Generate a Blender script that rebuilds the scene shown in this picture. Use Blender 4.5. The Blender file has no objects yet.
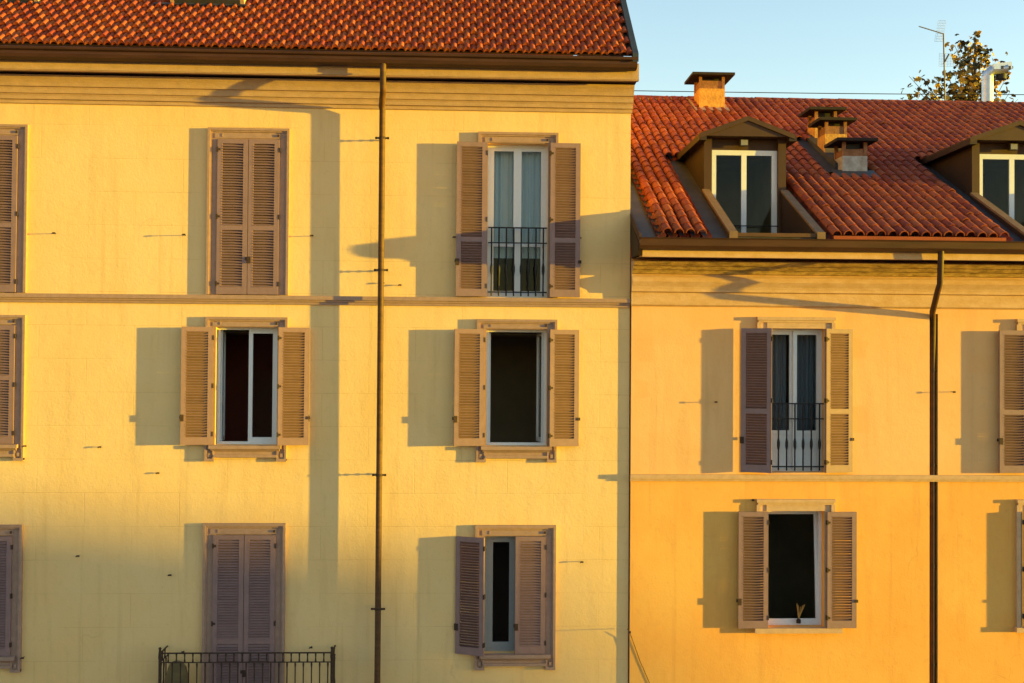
import bpy, bmesh, math, random
from mathutils import Vector, Matrix
R = math.radians
random.seed(7)
SC = bpy.context.scene
COL = SC.collection

# ------------------------------------------------------------------ camera
F_PX, PX_M, ZC = 1150.0, 66.0, 9.0
DM = F_PX / PX_M
CAM_M = Matrix.Rotation(R(-2.5), 4, 'Z') @ Matrix.Rotation(R(91.0), 4, 'X') @ Matrix.Rotation(R(0.4), 4, 'Z')
CAM_C = Vector((0, -DM, ZC))


def at(px, py, Y=0.0):
    """world point where the sight line through a pixel meets the plane y = Y"""
    d = CAM_M.to_3x3() @ Vector(((px - 512) / F_PX, (341.5 - py) / F_PX, -1))
    return CAM_C + d * ((Y - CAM_C.y) / d.y)


cam = bpy.data.cameras.new('camera')
cam.sensor_width = 36
cam.lens = F_PX / 1024 * 36
cam.clip_end = 2000
co = bpy.data.objects.new('camera', cam)
COL.objects.link(co)
co.matrix_world = Matrix.Translation(CAM_C) @ CAM_M
SC.camera = co

# ------------------------------------------------------------------ light
SUN_AZ, SUN_EL = R(78), R(1.7)
S = Vector((math.sin(SUN_AZ) * math.cos(SUN_EL), -math.cos(SUN_AZ) * math.cos(SUN_EL), math.sin(SUN_EL)))
sl = bpy.data.lights.new('sun', 'SUN')
sl.energy = 2.0
sl.angle = R(0.53)
sl.color = (1.0, 0.72, 0.012)
so = bpy.data.objects.new('sun', sl)
COL.objects.link(so)
so.rotation_euler = S.to_track_quat('Z', 'Y').to_euler()
so.location = S * 60 + Vector((0, 0, 20))

W = bpy.data.worlds.new('World')
SC.world = W
W.use_nodes = True
nt = W.node_tree
bg = nt.nodes['Background']
sky = nt.nodes.new('ShaderNodeTexSky')
sky.sky_type = 'NISHITA'
sky.sun_disc = False
sky.sun_elevation = SUN_EL
sky.sun_rotation = math.atan2(S.x, S.y)
sky.altitude = 120
sky.air_density = 1.0
sky.dust_density = 0.0
sky.ozone_density = 1.6
nt.links.new(sky.outputs[0], bg.inputs[0])
bg.inputs[1].default_value = 0.15

vs = SC.view_settings
vs.view_transform = 'Standard'
vs.look = 'None'
vs.exposure = 2.76
vs.gamma = 1
vs.use_curve_mapping = False


# ------------------------------------------------------------------ materials
ALB = 1.0


def mat(name, col, rough=0.8, var=0.0, scale=6.0, bump=0.0, bscale=40.0, metal=0.0, spec=0.3,
        island=0.0, col2=None, stretch=None, detail=6):
    if metal < 0.5:
        col = tuple(c * ALB for c in col)
        col2 = tuple(c * ALB for c in col2) if col2 else None
    m = bpy.data.materials.new(name)
    m.use_nodes = True
    n, l = m.node_tree.nodes, m.node_tree.links
    b = n['Principled BSDF']
    b.inputs['Roughness'].default_value = rough
    b.inputs['Metallic'].default_value = metal
    b.inputs['Specular IOR Level'].default_value = spec
    c4 = (*col, 1)
    b.inputs['Base Color'].default_value = c4
    tc = n.new('ShaderNodeNewGeometry')
    vec = tc.outputs['Position']
    if stretch:
        mp = n.new('ShaderNodeMapping')
        mp.inputs['Scale'].default_value = stretch
        l.new(vec, mp.inputs['Vector'])
        vec = mp.outputs['Vector']
    out = None
    if var or col2:
        nz = n.new('ShaderNodeTexNoise')
        nz.inputs['Scale'].default_value = scale
        nz.inputs['Detail'].default_value = detail
        nz.inputs['Roughness'].default_value = 0.6
        l.new(vec, nz.inputs['Vector'])
        rp = n.new('ShaderNodeValToRGB')
        rp.color_ramp.elements[0].position = 0.32
        rp.color_ramp.elements[1].position = 0.68
        lo = col2 if col2 else tuple(c * (1 - var) for c in col)
        hi = col if col2 else tuple(min(1, c * (1 + var)) for c in col)
        rp.color_ramp.elements[0].color = (*lo, 1)
        rp.color_ramp.elements[1].color = (*hi, 1)
        l.new(nz.outputs[0], rp.inputs[0])
        out = rp.outputs[0]
    if island:
        hs = n.new('ShaderNodeHueSaturation')
        ml = n.new('ShaderNodeMath')
        ml.operation = 'MULTIPLY_ADD'
        l.new(tc.outputs['Random Per Island'], ml.inputs[0])
        ml.inputs[1].default_value = 2 * island
        ml.inputs[2].default_value = 1 - island
        l.new(ml.outputs[0], hs.inputs['Value'])
        ms = n.new('ShaderNodeMath')
        ms.operation = 'MULTIPLY_ADD'
        l.new(tc.outputs['Random Per Island'], ms.inputs[0])
        ms.inputs[1].default_value = 0.014
        ms.inputs[2].default_value = 0.494
        l.new(ms.outputs[0], hs.inputs['Hue'])
        if out:
            l.new(out, hs.inputs['Color'])
        else:
            hs.inputs['Color'].default_value = c4
        out = hs.outputs[0]
    if out:
        l.new(out, b.inputs['Base Color'])
    if bump:
        nb = n.new('ShaderNodeTexNoise')
        nb.inputs['Scale'].default_value = bscale
        nb.inputs['Detail'].default_value = 5
        l.new(vec, nb.inputs['Vector'])
        bp = n.new('ShaderNodeBump')
        bp.inputs['Strength'].default_value = 1
        bp.inputs['Distance'].default_value = bump
        l.new(nb.outputs[0], bp.inputs['Height'])
        l.new(bp.outputs[0], b.inputs['Normal'])
    return m


def stucco(name, col, stain, blotch, joints=False, bump=0.0022, patches=()):
    """painted render: mottled paint, run-down streaks, patches, hairline joints"""
    col, stain, blotch = (tuple(c * ALB for c in q) for q in (col, stain, blotch))
    m = bpy.data.materials.new(name)
    m.use_nodes = True
    n, l = m.node_tree.nodes, m.node_tree.links
    b = n['Principled BSDF']
    b.inputs['Roughness'].default_value = 0.92
    b.inputs['Specular IOR Level'].default_value = 0.15
    g = n.new('ShaderNodeNewGeometry')

    def noise(scale, stretch=(1, 1, 1), det=6, rough=0.6):
        mp = n.new('ShaderNodeMapping')
        mp.inputs['Scale'].default_value = stretch
        l.new(g.outputs['Position'], mp.inputs['Vector'])
        z = n.new('ShaderNodeTexNoise')
        z.inputs['Scale'].default_value = scale
        z.inputs['Detail'].default_value = det
        z.inputs['Roughness'].default_value = rough
        l.new(mp.outputs[0], z.inputs['Vector'])
        return z.outputs[0]

    def ramp(x, a, c, lo=0.0, hi=1.0):
        r = n.new('ShaderNodeMapRange')
        r.inputs['From Min'].default_value = a
        r.inputs['From Max'].default_value = c
        r.inputs['To Min'].default_value = lo
        r.inputs['To Max'].default_value = hi
        l.new(x, r.inputs[0])
        return r.outputs[0]

    def mix(fac, A, B):
        x = n.new('ShaderNodeMix')
        x.data_type = 'RGBA'
        l.new(fac, x.inputs[0])
        for v, s in ((A, x.inputs[6]), (B, x.inputs[7])):
            if isinstance(v, tuple):
                s.default_value = (*v, 1)
            else:
                l.new(v, s)
        return x.outputs[2]
    c = mix(ramp(noise(0.55, det=4), 0.38, 0.66, 0, 0.75), col, blotch)
    c = mix(ramp(noise(1.6, (2.2, 2.2, 0.28), 7, 0.65), 0.52, 0.78, 0, 0.55), c, stain)
    c = mix(ramp(noise(9, det=8, rough=0.7), 0.55, 0.80, 0, 0.45), c, stain)
    c = mix(ramp(noise(1.0, (9, 9, .35), 4, 0.5), 0.60, 0.74, 0, 0.38), c, stain)
    c = mix(ramp(noise(48, det=3), 0.70, 0.80, 0, 0.5), c, tuple(v * .55 for v in stain))
    c = mix(ramp(noise(0.9, det=8, rough=0.75), 0.58, 0.64, 0, 0.16), c, tuple(min(1, v * 1.06) for v in col))
    if patches:
        sp = n.new('ShaderNodeSeparateXYZ')
        wob = n.new('ShaderNodeTexNoise')
        wob.inputs['Scale'].default_value = 5
        l.new(g.outputs['Position'], wob.inputs['Vector'])
        av = n.new('ShaderNodeVectorMath')
        av.operation = 'MULTIPLY_ADD'
        l.new(wob.outputs[1], av.inputs[0])
        av.inputs[1].default_value = (.14, .14, .14)
        l.new(g.outputs['Position'], av.inputs[2])
        l.new(av.outputs[0], sp.inputs[0])
        for (X, Z, hw_, hh_) in patches:
            fs = []
            for (o_, c_, h_) in ((0, X + .07, hw_), (2, Z + .07, hh_)):
                a_ = n.new('ShaderNodeMath')
                a_.operation = 'SUBTRACT'
                l.new(sp.outputs[o_], a_.inputs[0])
                a_.inputs[1].default_value = c_
                b_ = n.new('ShaderNodeMath')
                b_.operation = 'ABSOLUTE'
                l.new(a_.outputs[0], b_.inputs[0])
                fs.append(ramp(b_.outputs[0], h_, h_ + .05, 1, 0))
            q_ = n.new('ShaderNodeMath')
            q_.operation = 'MULTIPLY'
            l.new(fs[0], q_.inputs[0])
            l.new(fs[1], q_.inputs[1])
            r_ = n.new('ShaderNodeMath')
            r_.operation = 'MULTIPLY'
            l.new(q_.outputs[0], r_.inputs[0])
            r_.inputs[1].default_value = 0.45
            c = mix(r_.outputs[0], c, blotch)
    # hairline cracks wandering over part of the wall
    ds = n.new('ShaderNodeMix')
    ds.data_type = 'VECTOR'
    ds.inputs[0].default_value = 0.35
    dn = n.new('ShaderNodeTexNoise')
    dn.inputs['Scale'].default_value = 2.5
    dn.inputs['Detail'].default_value = 6
    l.new(g.outputs['Position'], dn.inputs['Vector'])
    l.new(g.outputs['Position'], ds.inputs[4])
    l.new(dn.outputs[1], ds.inputs[5])
    vo = n.new('ShaderNodeTexVoronoi')
    vo.feature = 'DISTANCE_TO_EDGE'
    vo.inputs['Scale'].default_value = 0.62
    l.new(ds.outputs[1], vo.inputs['Vector'])
    ck = n.new('ShaderNodeMath')
    ck.operation = 'MULTIPLY'
    l.new(ramp(vo.outputs['Distance'], 0.0, 0.006, 1, 0), ck.inputs[0])
    l.new(ramp(noise(0.8), 0.56, 0.64, 0, 0.26), ck.inputs[1])
    c = mix(ck.outputs[0], c, tuple(v * .6 for v in stain))
    h = noise(26, det=8, rough=0.65)
    big = noise(3.2, det=3)
    add = n.new('ShaderNodeMath')
    add.operation = 'MULTIPLY_ADD'
    l.new(big, add.inputs[0])
    add.inputs[1].default_value = 1.8
    l.new(h, add.inputs[2])
    hh = add.outputs[0]
    if joints:
        sx = n.new('ShaderNodeSeparateXYZ')
        l.new(g.outputs['Position'], sx.inputs[0])
        cx = n.new('ShaderNodeCombineXYZ')
        l.new(sx.outputs[0], cx.inputs[0])
        l.new(sx.outputs[2], cx.inputs[1])
        br = n.new('ShaderNodeTexBrick')
        br.offset = 0.5
        br.inputs['Scale'].default_value = 1
        br.inputs['Brick Width'].default_value = 1.40
        br.inputs['Row Height'].default_value = 0.50
        br.inputs['Mortar Size'].default_value = 0.006
        br.inputs['Mortar Smooth'].default_value = 0.4
        l.new(cx.outputs[0], br.inputs['Vector'])
        jf = n.new('ShaderNodeMath')
        jf.operation = 'MULTIPLY'
        l.new(br.outputs['Fac'], jf.inputs[0])
        l.new(ramp(noise(1.1), 0.40, 0.62, 0.0, 0.6), jf.inputs[1])
        c = mix(jf.outputs[0], c, stain)
        sb = n.new('ShaderNodeMath')
        sb.operation = 'MULTIPLY_ADD'
        l.new(jf.outputs[0], sb.inputs[0])
        sb.inputs[1].default_value = -0.8
        l.new(hh, sb.inputs[2])
        hh = sb.outputs[0]
    l.new(c, b.inputs['Base Color'])
    bp = n.new('ShaderNodeBump')
    bp.inputs['Distance'].default_value = bump
    l.new(hh, bp.inputs['Height'])
    l.new(bp.outputs[0], b.inputs['Normal'])
    return m


def glass_mat():
    m = bpy.data.materials.new('window_glass')
    m.use_nodes = True
    n, l = m.node_tree.nodes, m.node_tree.links
    for x in list(n):
        n.remove(x)
    o = n.new('ShaderNodeOutputMaterial')
    t = n.new('ShaderNodeBsdfTransparent')
    t.inputs[0].default_value = (0.80, 0.84, 0.85, 1)
    g = n.new('ShaderNodeBsdfGlossy')
    g.inputs['Roughness'].default_value = 0.02
    f = n.new('ShaderNodeFresnel')
    f.inputs[0].default_value = 1.22
    mx = n.new('ShaderNodeMixShader')
    l.new(f.outputs[0], mx.inputs[0])
    l.new(t.outputs[0], mx.inputs[1])
    l.new(g.outputs[0], mx.inputs[2])
    l.new(mx.outputs[0], o.inputs[0])
    return m


def curtain_mat(name, col):
    m = bpy.data.materials.new(name)
    m.use_nodes = True
    n, l = m.node_tree.nodes, m.node_tree.links
    o = n['Material Output']
    d = n.new('ShaderNodeBsdfDiffuse')
    d.inputs[0].default_value = (*col, 1)
    t = n.new('ShaderNodeBsdfTransparent')
    mx = n.new('ShaderNodeMixShader')
    mx.inputs[0].default_value = 0.06
    l.new(d.outputs[0], mx.inputs[1])
    l.new(t.outputs[0], mx.inputs[2])
    l.new(mx.outputs[0], o.inputs[0])
    return m


M = dict(
    yellow=stucco('yellow_render', (0.80, 0.530, 0.240), (0.60, 0.36, 0.145), (0.78, 0.475, 0.180), joints=True, bump=0.003),
    orange_hi=stucco('pale_orange_render', (0.80, 0.452, 0.190), (0.64, 0.33, 0.13), (0.78, 0.372, 0.125), patches=((6.08, 9.22, .10, .12), (6.1, 8.15, .13, .17), (2.78, 9.2, .12, .16), (2.74, 8.6, .08, .10), (8.0, 9.0, .2, .12))),
    orange_lo=stucco('deep_orange_render', (0.80, 0.415, 0.104), (0.64, 0.275, 0.065), (0.78, 0.335, 0.070)),
    cornice_y=mat('ochre_stone', (0.48, 0.285, 0.150), 0.9, 0.10, 7, 0.003, 40, stretch=(0.8, 1, 1.4)),
    cornice_o=mat('buff_stone', (0.64, 0.385, 0.205), 0.9, col2=(0.54, 0.30, 0.12), scale=6, bump=0.003, stretch=(0.8, 1, 1.5)),
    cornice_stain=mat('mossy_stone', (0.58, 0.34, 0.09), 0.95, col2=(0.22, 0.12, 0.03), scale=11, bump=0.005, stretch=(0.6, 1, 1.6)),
    trim=mat('taupe_stone', (0.36, 0.212, 0.150), 0.85, 0.10, 12, 0.0015, 60),
    trim_o=mat('sand_stone', (0.54, 0.325, 0.178), 0.85, 0.10, 10, 0.0015, 60),
    shutter=mat('taupe_paint', (0.250, 0.143, 0.130), 0.55, 0.08, 9, 0.0006, 90, spec=0.35),
    white=mat('white_frame_paint', (0.68, 0.66, 0.66), 0.4, 0.03, 20, spec=0.5),
    grey_frame=mat('grey_frame_paint', (0.27, 0.27, 0.27), 0.45, 0.04, 20, spec=0.5),
    iron=mat('black_iron', (0.018, 0.014, 0.013), 0.6, 0.3, 30, 0.001, 80),
    rust=mat('rusty_iron', (0.05, 0.025, 0.015), 0.8, 0.4, 40),
    copper=mat('brown_copper', (0.062, 0.021, 0.008), 0.6, 0.28, 3, 0.001, 12, stretch=(0.5, 1, 3)),
    copper_lt=mat('aged_copper', (0.098, 0.040, 0.013), 0.6, 0.3, 4, 0.001, 12, stretch=(0.5, 1, 3)),
    brown=mat('brown_sheet', (0.058, 0.024, 0.007), 0.6, 0.15, 3, 0.001, 20, stretch=(1, 1, 0.3)),
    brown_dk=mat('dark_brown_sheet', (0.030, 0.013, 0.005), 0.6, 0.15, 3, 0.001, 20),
    coping=mat('tan_coping', (0.19, 0.105, 0.052), 0.75, 0.15, 8, 0.001, 40),
    lead=mat('lead_sheet', (0.055, 0.052, 0.055), 0.55, 0.25, 4, 0.002, 10, metal=0.2),
    dark_metal=mat('black_sheet', (0.03, 0.035, 0.045), 0.5, 0.2, 5),
    tile_l=mat('red_interlocking_tile', (0.34, 0.061, 0.014), 0.75, 0.22, 5, 0.004, 60, island=0.22),
    tile_r=mat('red_barrel_tile', (0.265, 0.047, 0.016), 0.8, 0.24, 2.2, 0.003, 60, island=0.24),
    mortar=mat('ridge_mortar', (0.55, 0.30, 0.10), 0.95, 0.25, 12, 0.01, 30),
    chim=mat('ochre_plaster', (0.52, 0.26, 0.065), 0.95, 0.22, 8, 0.01, 25),
    chim_g=mat('grey_plaster', (0.50, 0.44, 0.38), 0.95, col2=(0.30, 0.24, 0.19), scale=7, bump=0.008, bscale=25),
    chim_b=mat('brown_brick', (0.26, 0.115, 0.055), 0.95, 0.25, 12, 0.006, 30),
    slab=mat('dark_slab', (0.024, 0.014, 0.011), 0.85, 0.3, 8, 0.003, 30),
    steel=mat('galvanised_steel', (0.50, 0.53, 0.58), 0.42, 0.08, 8, metal=0.85),
    alu=mat('aluminium', (0.16, 0.14, 0.11), 0.5, metal=0.3),
    glass=glass_mat(),
    room=mat('room_plaster', (0.34, 0.235, 0.13), 0.95, 0.1, 2),
    room_reflection=mat('room_reflection', (0.34, 0.09, 0.05), 0.95, 0.1, 2),  # reddish pane reflection put into the interior's colour
    curtain=curtain_mat('pale_curtain', (0.80, 0.86, 0.90)),
    curtain_g=curtain_mat('grey_curtain', (0.30, 0.30, 0.33)),
    leaf=mat('autumn_leaf', (0.46, 0.27, 0.03), 0.6, island=0.6),
    leaf_dk=mat('dark_leaf', (0.06, 0.050, 0.012), 0.6, island=0.5),
    bark=mat('bark', (0.10, 0.07, 0.045), 0.9, 0.3, 10, 0.01, 20),
    bounce_road=mat('pale_bounce_stone', (0.30, 0.25, 0.185), 0.9, 0.2, 3, 0.003, 60),  # unseen road, made pale and warm to bounce fill into the shade
    paving=mat('stone_paving', (0.34, 0.29, 0.22), 0.9, 0.2, 3, 0.003, 40),
    earth=mat('earth', (0.28, 0.235, 0.17), 0.95, 0.25, 0.2),
    olive=mat('olive_cloth', (0.17, 0.118, 0.050), 0.9, 0.2, 9, 0.004, 30),
    reed=mat('pale_reed', (0.45,0.22,0.05), 0.8, 0.15, 30),
    lamp=mat('lamp_glass', (0.22,0.20,0.17), 0.3),
    facing=mat('ochre_render', (0.34, 0.27, 0.18), 0.95, 0.1, 1),  # even ochre of the added facing houses
    house=mat('grey_render', (0.42, 0.38, 0.32), 0.95, 0.1, 1),
)


# ------------------------------------------------------------------ mesh builder
WPOS = {}


class MB:
    def __init__(s):
        s.v, s.f, s.m, s.sm = [], [], [], []

    def add(s, vs, fs, m=0, sm=False, T=None):
        b = len(s.v)
        s.v += [tuple(T @ Vector(p)) if T else tuple(p) for p in vs]
        for f in fs:
            s.f.append([b + i for i in f])
            s.m.append(m)
            s.sm.append(sm)

    def box(s, x0, x1, y0, y1, z0, z1, m=0, T=None):
        s.add([(x0, y0, z0), (x1, y0, z0), (x1, y1, z0), (x0, y1, z0), (x0, y0, z1), (x1, y0, z1), (x1, y1, z1), (x0, y1, z1)],
              [(0, 3, 2, 1), (4, 5, 6, 7), (0, 1, 5, 4), (1, 2, 6, 5), (2, 3, 7, 6), (3, 0, 4, 7)], m, False, T)

    def quad(s, pts, m=0):
        s.add(pts, [tuple(range(len(pts)))], m)

    def prism(s, pts, axis, a, b, m=0, sm=False, caps=True):
        """polygon swept along an axis; pts are the two other coordinates"""
        def P(p, t):
            return (t, p[0], p[1]) if axis == 'x' else (p[0], t, p[1]) if axis == 'y' else (p[0], p[1], t)
        n = len(pts)
        s.add([P(p, a) for p in pts] + [P(p, b) for p in pts], [(i, (i + 1) % n, n + (i + 1) % n, n + i) for i in range(n)], m, sm)
        if caps:
            s.add([P(p, a) for p in pts], [tuple(range(n))], m)
            s.add([P(p, b) for p in pts], [tuple(range(n))[::-1]], m)

    def tube(s, pts, r, n=8, m=0, cap=True):
        pts = [Vector(p) for p in pts]
        rs = r if isinstance(r, (list, tuple)) else [r] * len(pts)
        rings = []
        u = None
        for i, p in enumerate(pts):
            d = (pts[min(i + 1, len(pts) - 1)] - pts[max(i - 1, 0)]).normalized()
            if u is None:
                u = d.orthogonal().normalized()
            u = (u - d * u.dot(d)).normalized()
            w = d.cross(u)
            rings.append([p + (u * math.cos(2 * math.pi * k / n) + w * math.sin(2 * math.pi * k / n)) * rs[i] for k in range(n)])
        vs = [q for r_ in rings for q in r_]
        fs = []
        for i in range(len(pts) - 1):
            for k in range(n):
                fs.append((i * n + k, i * n + (k + 1) % n, (i + 1) * n + (k + 1) % n, (i + 1) * n + k))
        s.add(vs, fs, m, True)
        if cap:
            s.add(rings[0], [tuple(range(n))[::-1]], m)
            s.add(rings[-1], [tuple(range(n))], m)

    def build(s, name, mats, parent=None, origin=None, fix=True, loc=None):
        """one mesh object; its origin sits at the foot of the shape"""
        if not isinstance(mats, (list, tuple)):
            mats = [mats]
        me = bpy.data.meshes.new(name)
        if origin is None:
            xs, ys, zs = zip(*s.v)
            origin = Vector(((min(xs) + max(xs)) / 2, (min(ys) + max(ys)) / 2, min(zs)))
        origin = Vector(origin)
        me.from_pydata([tuple(Vector(p) - origin) for p in s.v], [], s.f)
        for q in mats:
            me.materials.append(q)
        me.polygons.foreach_set('material_index', s.m)
        me.polygons.foreach_set('use_smooth', s.sm)
        if fix:
            b = bmesh.new()
            b.from_mesh(me)
            bmesh.ops.recalc_face_normals(b, faces=b.faces)
            b.to_mesh(me)
            b.free()
        me.update()
        o = bpy.data.objects.new(name, me)
        COL.objects.link(o)
        place(o, parent, loc if loc is not None else origin)
        return o


def place(o, parent, world, rotz=0):
    world = Vector(world)
    o.parent = parent
    o.location = world - (WPOS[parent.name] if parent else Vector())
    o.rotation_euler = (0, 0, rotz)
    WPOS[o.name] = world
    return o


def empty(name, loc, label, cat, group=None):
    o = bpy.data.objects.new(name, None)
    o.empty_display_size = 0.3
    COL.objects.link(o)
    place(o, None, loc)
    o['label'] = label
    o['category'] = cat
    if group:
        o['group'] = group
    return o


def tag(o, label=None, cat=None, group=None, kind=None):
    for k, v in (('label', label), ('category', cat), ('group', group), ('kind', kind)):
        if v:
            o[k] = v
    return o


def facade(mb, x0, x1, z0, z1, y, holes, depth, pick=lambda z: 0, jamb=None, zsplit=()):
    """front sheet with openings and their reveals"""
    xs = sorted({x0, x1, *[h[0] for h in holes], *[h[1] for h in holes]})
    zs = sorted({z0, z1, *zsplit, *[h[2] for h in holes], *[h[3] for h in holes]})
    xs = [x for x in xs if x0 <= x <= x1]
    zs = [z for z in zs if z0 <= z <= z1]
    for i in range(len(xs) - 1):
        for j in range(len(zs) - 1):
            cx, cz = (xs[i] + xs[i + 1]) / 2, (zs[j] + zs[j + 1]) / 2
            if any(h[0] < cx < h[1] and h[2] < cz < h[3] for h in holes):
                continue
            mb.quad([(xs[i], y, zs[j]), (xs[i + 1], y, zs[j]), (xs[i + 1], y, zs[j + 1]), (xs[i], y, zs[j + 1])], pick(cz))
    for h in holes:
        a, b, c, d = h[:4]
        m = jamb if jamb is not None else pick((c + d) / 2)
        for q in (((a, c), (a, d)), ((b, c), (b, d)), ((a, c), (b, c)), ((a, d), (b, d))):
            (p, r), (t, u) = q
            mb.quad([(p, y, r), (t, y, u), (t, y + depth, u), (p, y + depth, r)], m)


# ------------------------------------------------------------------ ground and street, unseen, toned pale to bounce light onto the walls
def sheet(name, x0, x1, y0, y1, z, m):
    b = MB()
    b.quad([(x0, y0, z), (x1, y0, z), (x1, y1, z), (x0, y1, z)])
    return tag(b.build(name, m), kind='structure')


sheet('ground', -600, 600, -600, 600, -0.02, M['earth'])
sheet('road', -300, 300, -14.6, -2.6, -0.01, M['bounce_road'])
b = MB()
b.box(-300, 300, -2.6, 0.5, -0.3, 0.12)
tag(b.build('pavement', M['paving']), kind='structure')

# ------------------------------------------------------------------ windows
JAMB = 0.24


def leaf_mesh(w, h, rails=(), flip=False, st=0.072, key={}):
    """louvred leaf hinged on x = 0, closed across +x; front face towards -y"""
    k = (round(w, 3), round(h, 3), tuple(round(r, 3) for r in rails), flip)
    if k in key:
        return key[k]
    b = MB()
    t = 0.02
    b.box(0, st, -t, t, 0, h)
    b.box(w - st, w, -t, t, 0, h)
    zz = [0.0] + list(rails) + [h]
    ht = [0.115] + [0.075] * len(rails) + [0.07]
    spans = []
    b.box(st, w - st, -t * .98, t * .98, 0.001, ht[0])
    b.box(st, w - st, -t * .98, t * .98, h - ht[-1], h - 0.001)
    prev = ht[0]
    for r in rails:
        b.box(st, w - st, -t * .98, t * .98, r - 0.0375, r + 0.0375)
        spans.append((prev, r - 0.0375))
        prev = r + 0.0375
    spans.append((prev, h - ht[-1]))
    for (a, c) in spans:
        n = max(1, int(round((c - a) / 0.040)))
        for i in range(n):
            z = a + (i + 0.5) * (c - a) / n
            T = Matrix.Translation((0, random.uniform(-.0008, .0008), z)) @ Matrix.Rotation(R(39 + random.uniform(-4, 4)) * (-1 if flip else 1), 4, 'X') @ Matrix.Rotation(R(random.uniform(-.35, .35)), 4, 'Y')
            b.box(st - .001, w - st + .001, -0.0335, 0.0335, -0.0032, 0.0035, 0, T)
    # ironmongery: three strap hinges and the latch
    for z in (0.16, h * .5, h - 0.16):
        b.box(-0.012, 0.045, -t - .006, -t, z - .016, z + .016, 1)
        b.box(-0.012, 0.012, -t - .012, t + .004, z - .035, z + .035, 1)
    b.box(w - .045, w + .012, t, t + .016, h * .20, h * .20 + .10, 1)
    b.box(w - .03, w + .020, -t - .012, -t, h * .22, h * .22 + .045, 1)
    key[k] = b
    return b


class Leaf:
    cache = {}


def leaf(parent, w, h, rails, hinge, ang, m, label=None):
    """ang: direction of the leaf measured from +x, in degrees"""
    b = leaf_mesh(w, h, rails, hinge[0] > WPOS[parent.name].x)
    k = (id(b), m.name)
    if k in Leaf.cache:
        o = Leaf.cache[k].copy()
        COL.objects.link(o)
        for q in list(o.keys()):
            del o[q]
        place(o, parent, hinge, R(ang))
    else:
        o = b.build('shutter', [m, M['rust']], parent, origin=(0, 0, 0), loc=hinge)
        o.rotation_euler = (0, 0, R(ang))
        Leaf.cache[k] = o
    if label:
        o['label'] = label
    return o


def sash(parent, w, h, hinge, ang=0, m=None, st=0.06, midrail=None, tilt=0, curtain=None, panel=None):
    b = MB()
    t = 0.024
    b.box(0, st, -t, t, 0, h)
    b.box(w - st, w, -t, t, 0, h)
    b.box(st, w - st, -t * .96, t * .96, 0.001, st * 1.15)
    b.box(st, w - st, -t * .96, t * .96, h - st, h - .001)
    z0 = st
    if midrail:
        b.box(st, w - st, -t * .96, t * .96, midrail - .03, midrail + .03)
        if panel:
            b.box(st - .005, w - st + .005, -.008, .008, st, midrail)
            z0 = midrail
    o = b.build('sash', m or M['white'], parent, origin=(0, 0, 0), loc=hinge)
    o.rotation_euler = (R(tilt), 0, R(ang))
    g = MB()
    g.box(st - .006, w - st + .006, -.004, .004, z0 - .006, h - st + .006)
    p = g.build('pane', M['glass'], parent, origin=(0, 0, 0), loc=hinge)
    p.rotation_euler = o.rotation_euler
    return o


def curtain(parent, x0, x1, y, z0, z1, m, folds=9, amp=0.025):
    b = MB()
    n = folds * 8
    ph = random.uniform(0, 6)
    row = []
    for i in range(n + 1):
        u = i / n
        x = x0 + (x1 - x0) * u
        yy = y + amp * math.sin(u * folds * 2 * math.pi + ph) * (0.6 + .4 * math.sin(u * 17)) + amp * .4 * math.sin(u * folds * 5.1 + 1)
        row.append((x, yy))
    b.add([(x, yy, z0) for x, yy in row] + [(x, yy, z1) for x, yy in row],
          [(i, i + 1, n + 2 + i, n + 1 + i) for i in range(n)], 0, True)
    return b.build('curtain', m, parent)


def room(parent, x0, x1, z0, z1, y, m, deep=2.6):
    b = MB()
    a, c, d, e = x0 - .9, x1 + .9, z0 - .55, z1 + .35
    y1 = y + deep
    b.quad([(a, y, d), (c, y, d), (c, y1, d), (a, y1, d)])
    b.quad([(a, y, e), (c, y, e), (c, y1, e), (a, y1, e)])
    b.quad([(a, y, d), (a, y1, d), (a, y1, e), (a, y, e)])
    b.quad([(c, y, d), (c, y1, d), (c, y1, e), (c, y, e)])
    b.quad([(a, y1, d), (c, y1, d), (c, y1, e), (a, y1, e)])
    return b.build('interior', m, parent, fix=False)


def iron_guard(parent, x0, x1, y, z0, z1, n):
    b = MB()
    h = z1 - z0
    b.box(x0, x1, y - .012, y + .012, z1 - .02, z1)
    b.box(x0, x1, y - .008, y + .008, z1 - .25, z1 - .232)
    b.box(x0, x1, y - .008, y + .008, z0 + .05, z0 + .07)
    for i in range(n):
        x = x0 + (i + .5) * (x1 - x0) / n
        zs = [z0, z0 + h * .30, z0 + h * .36, z0 + h * .42, z0 + h * .48, z1 - .02]
        b.tube([(x, y, z) for z in zs], [.012, .012, .022, .022, .012, .012], 6)
    return b.build('guard_rail', M['iron'], parent)


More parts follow.
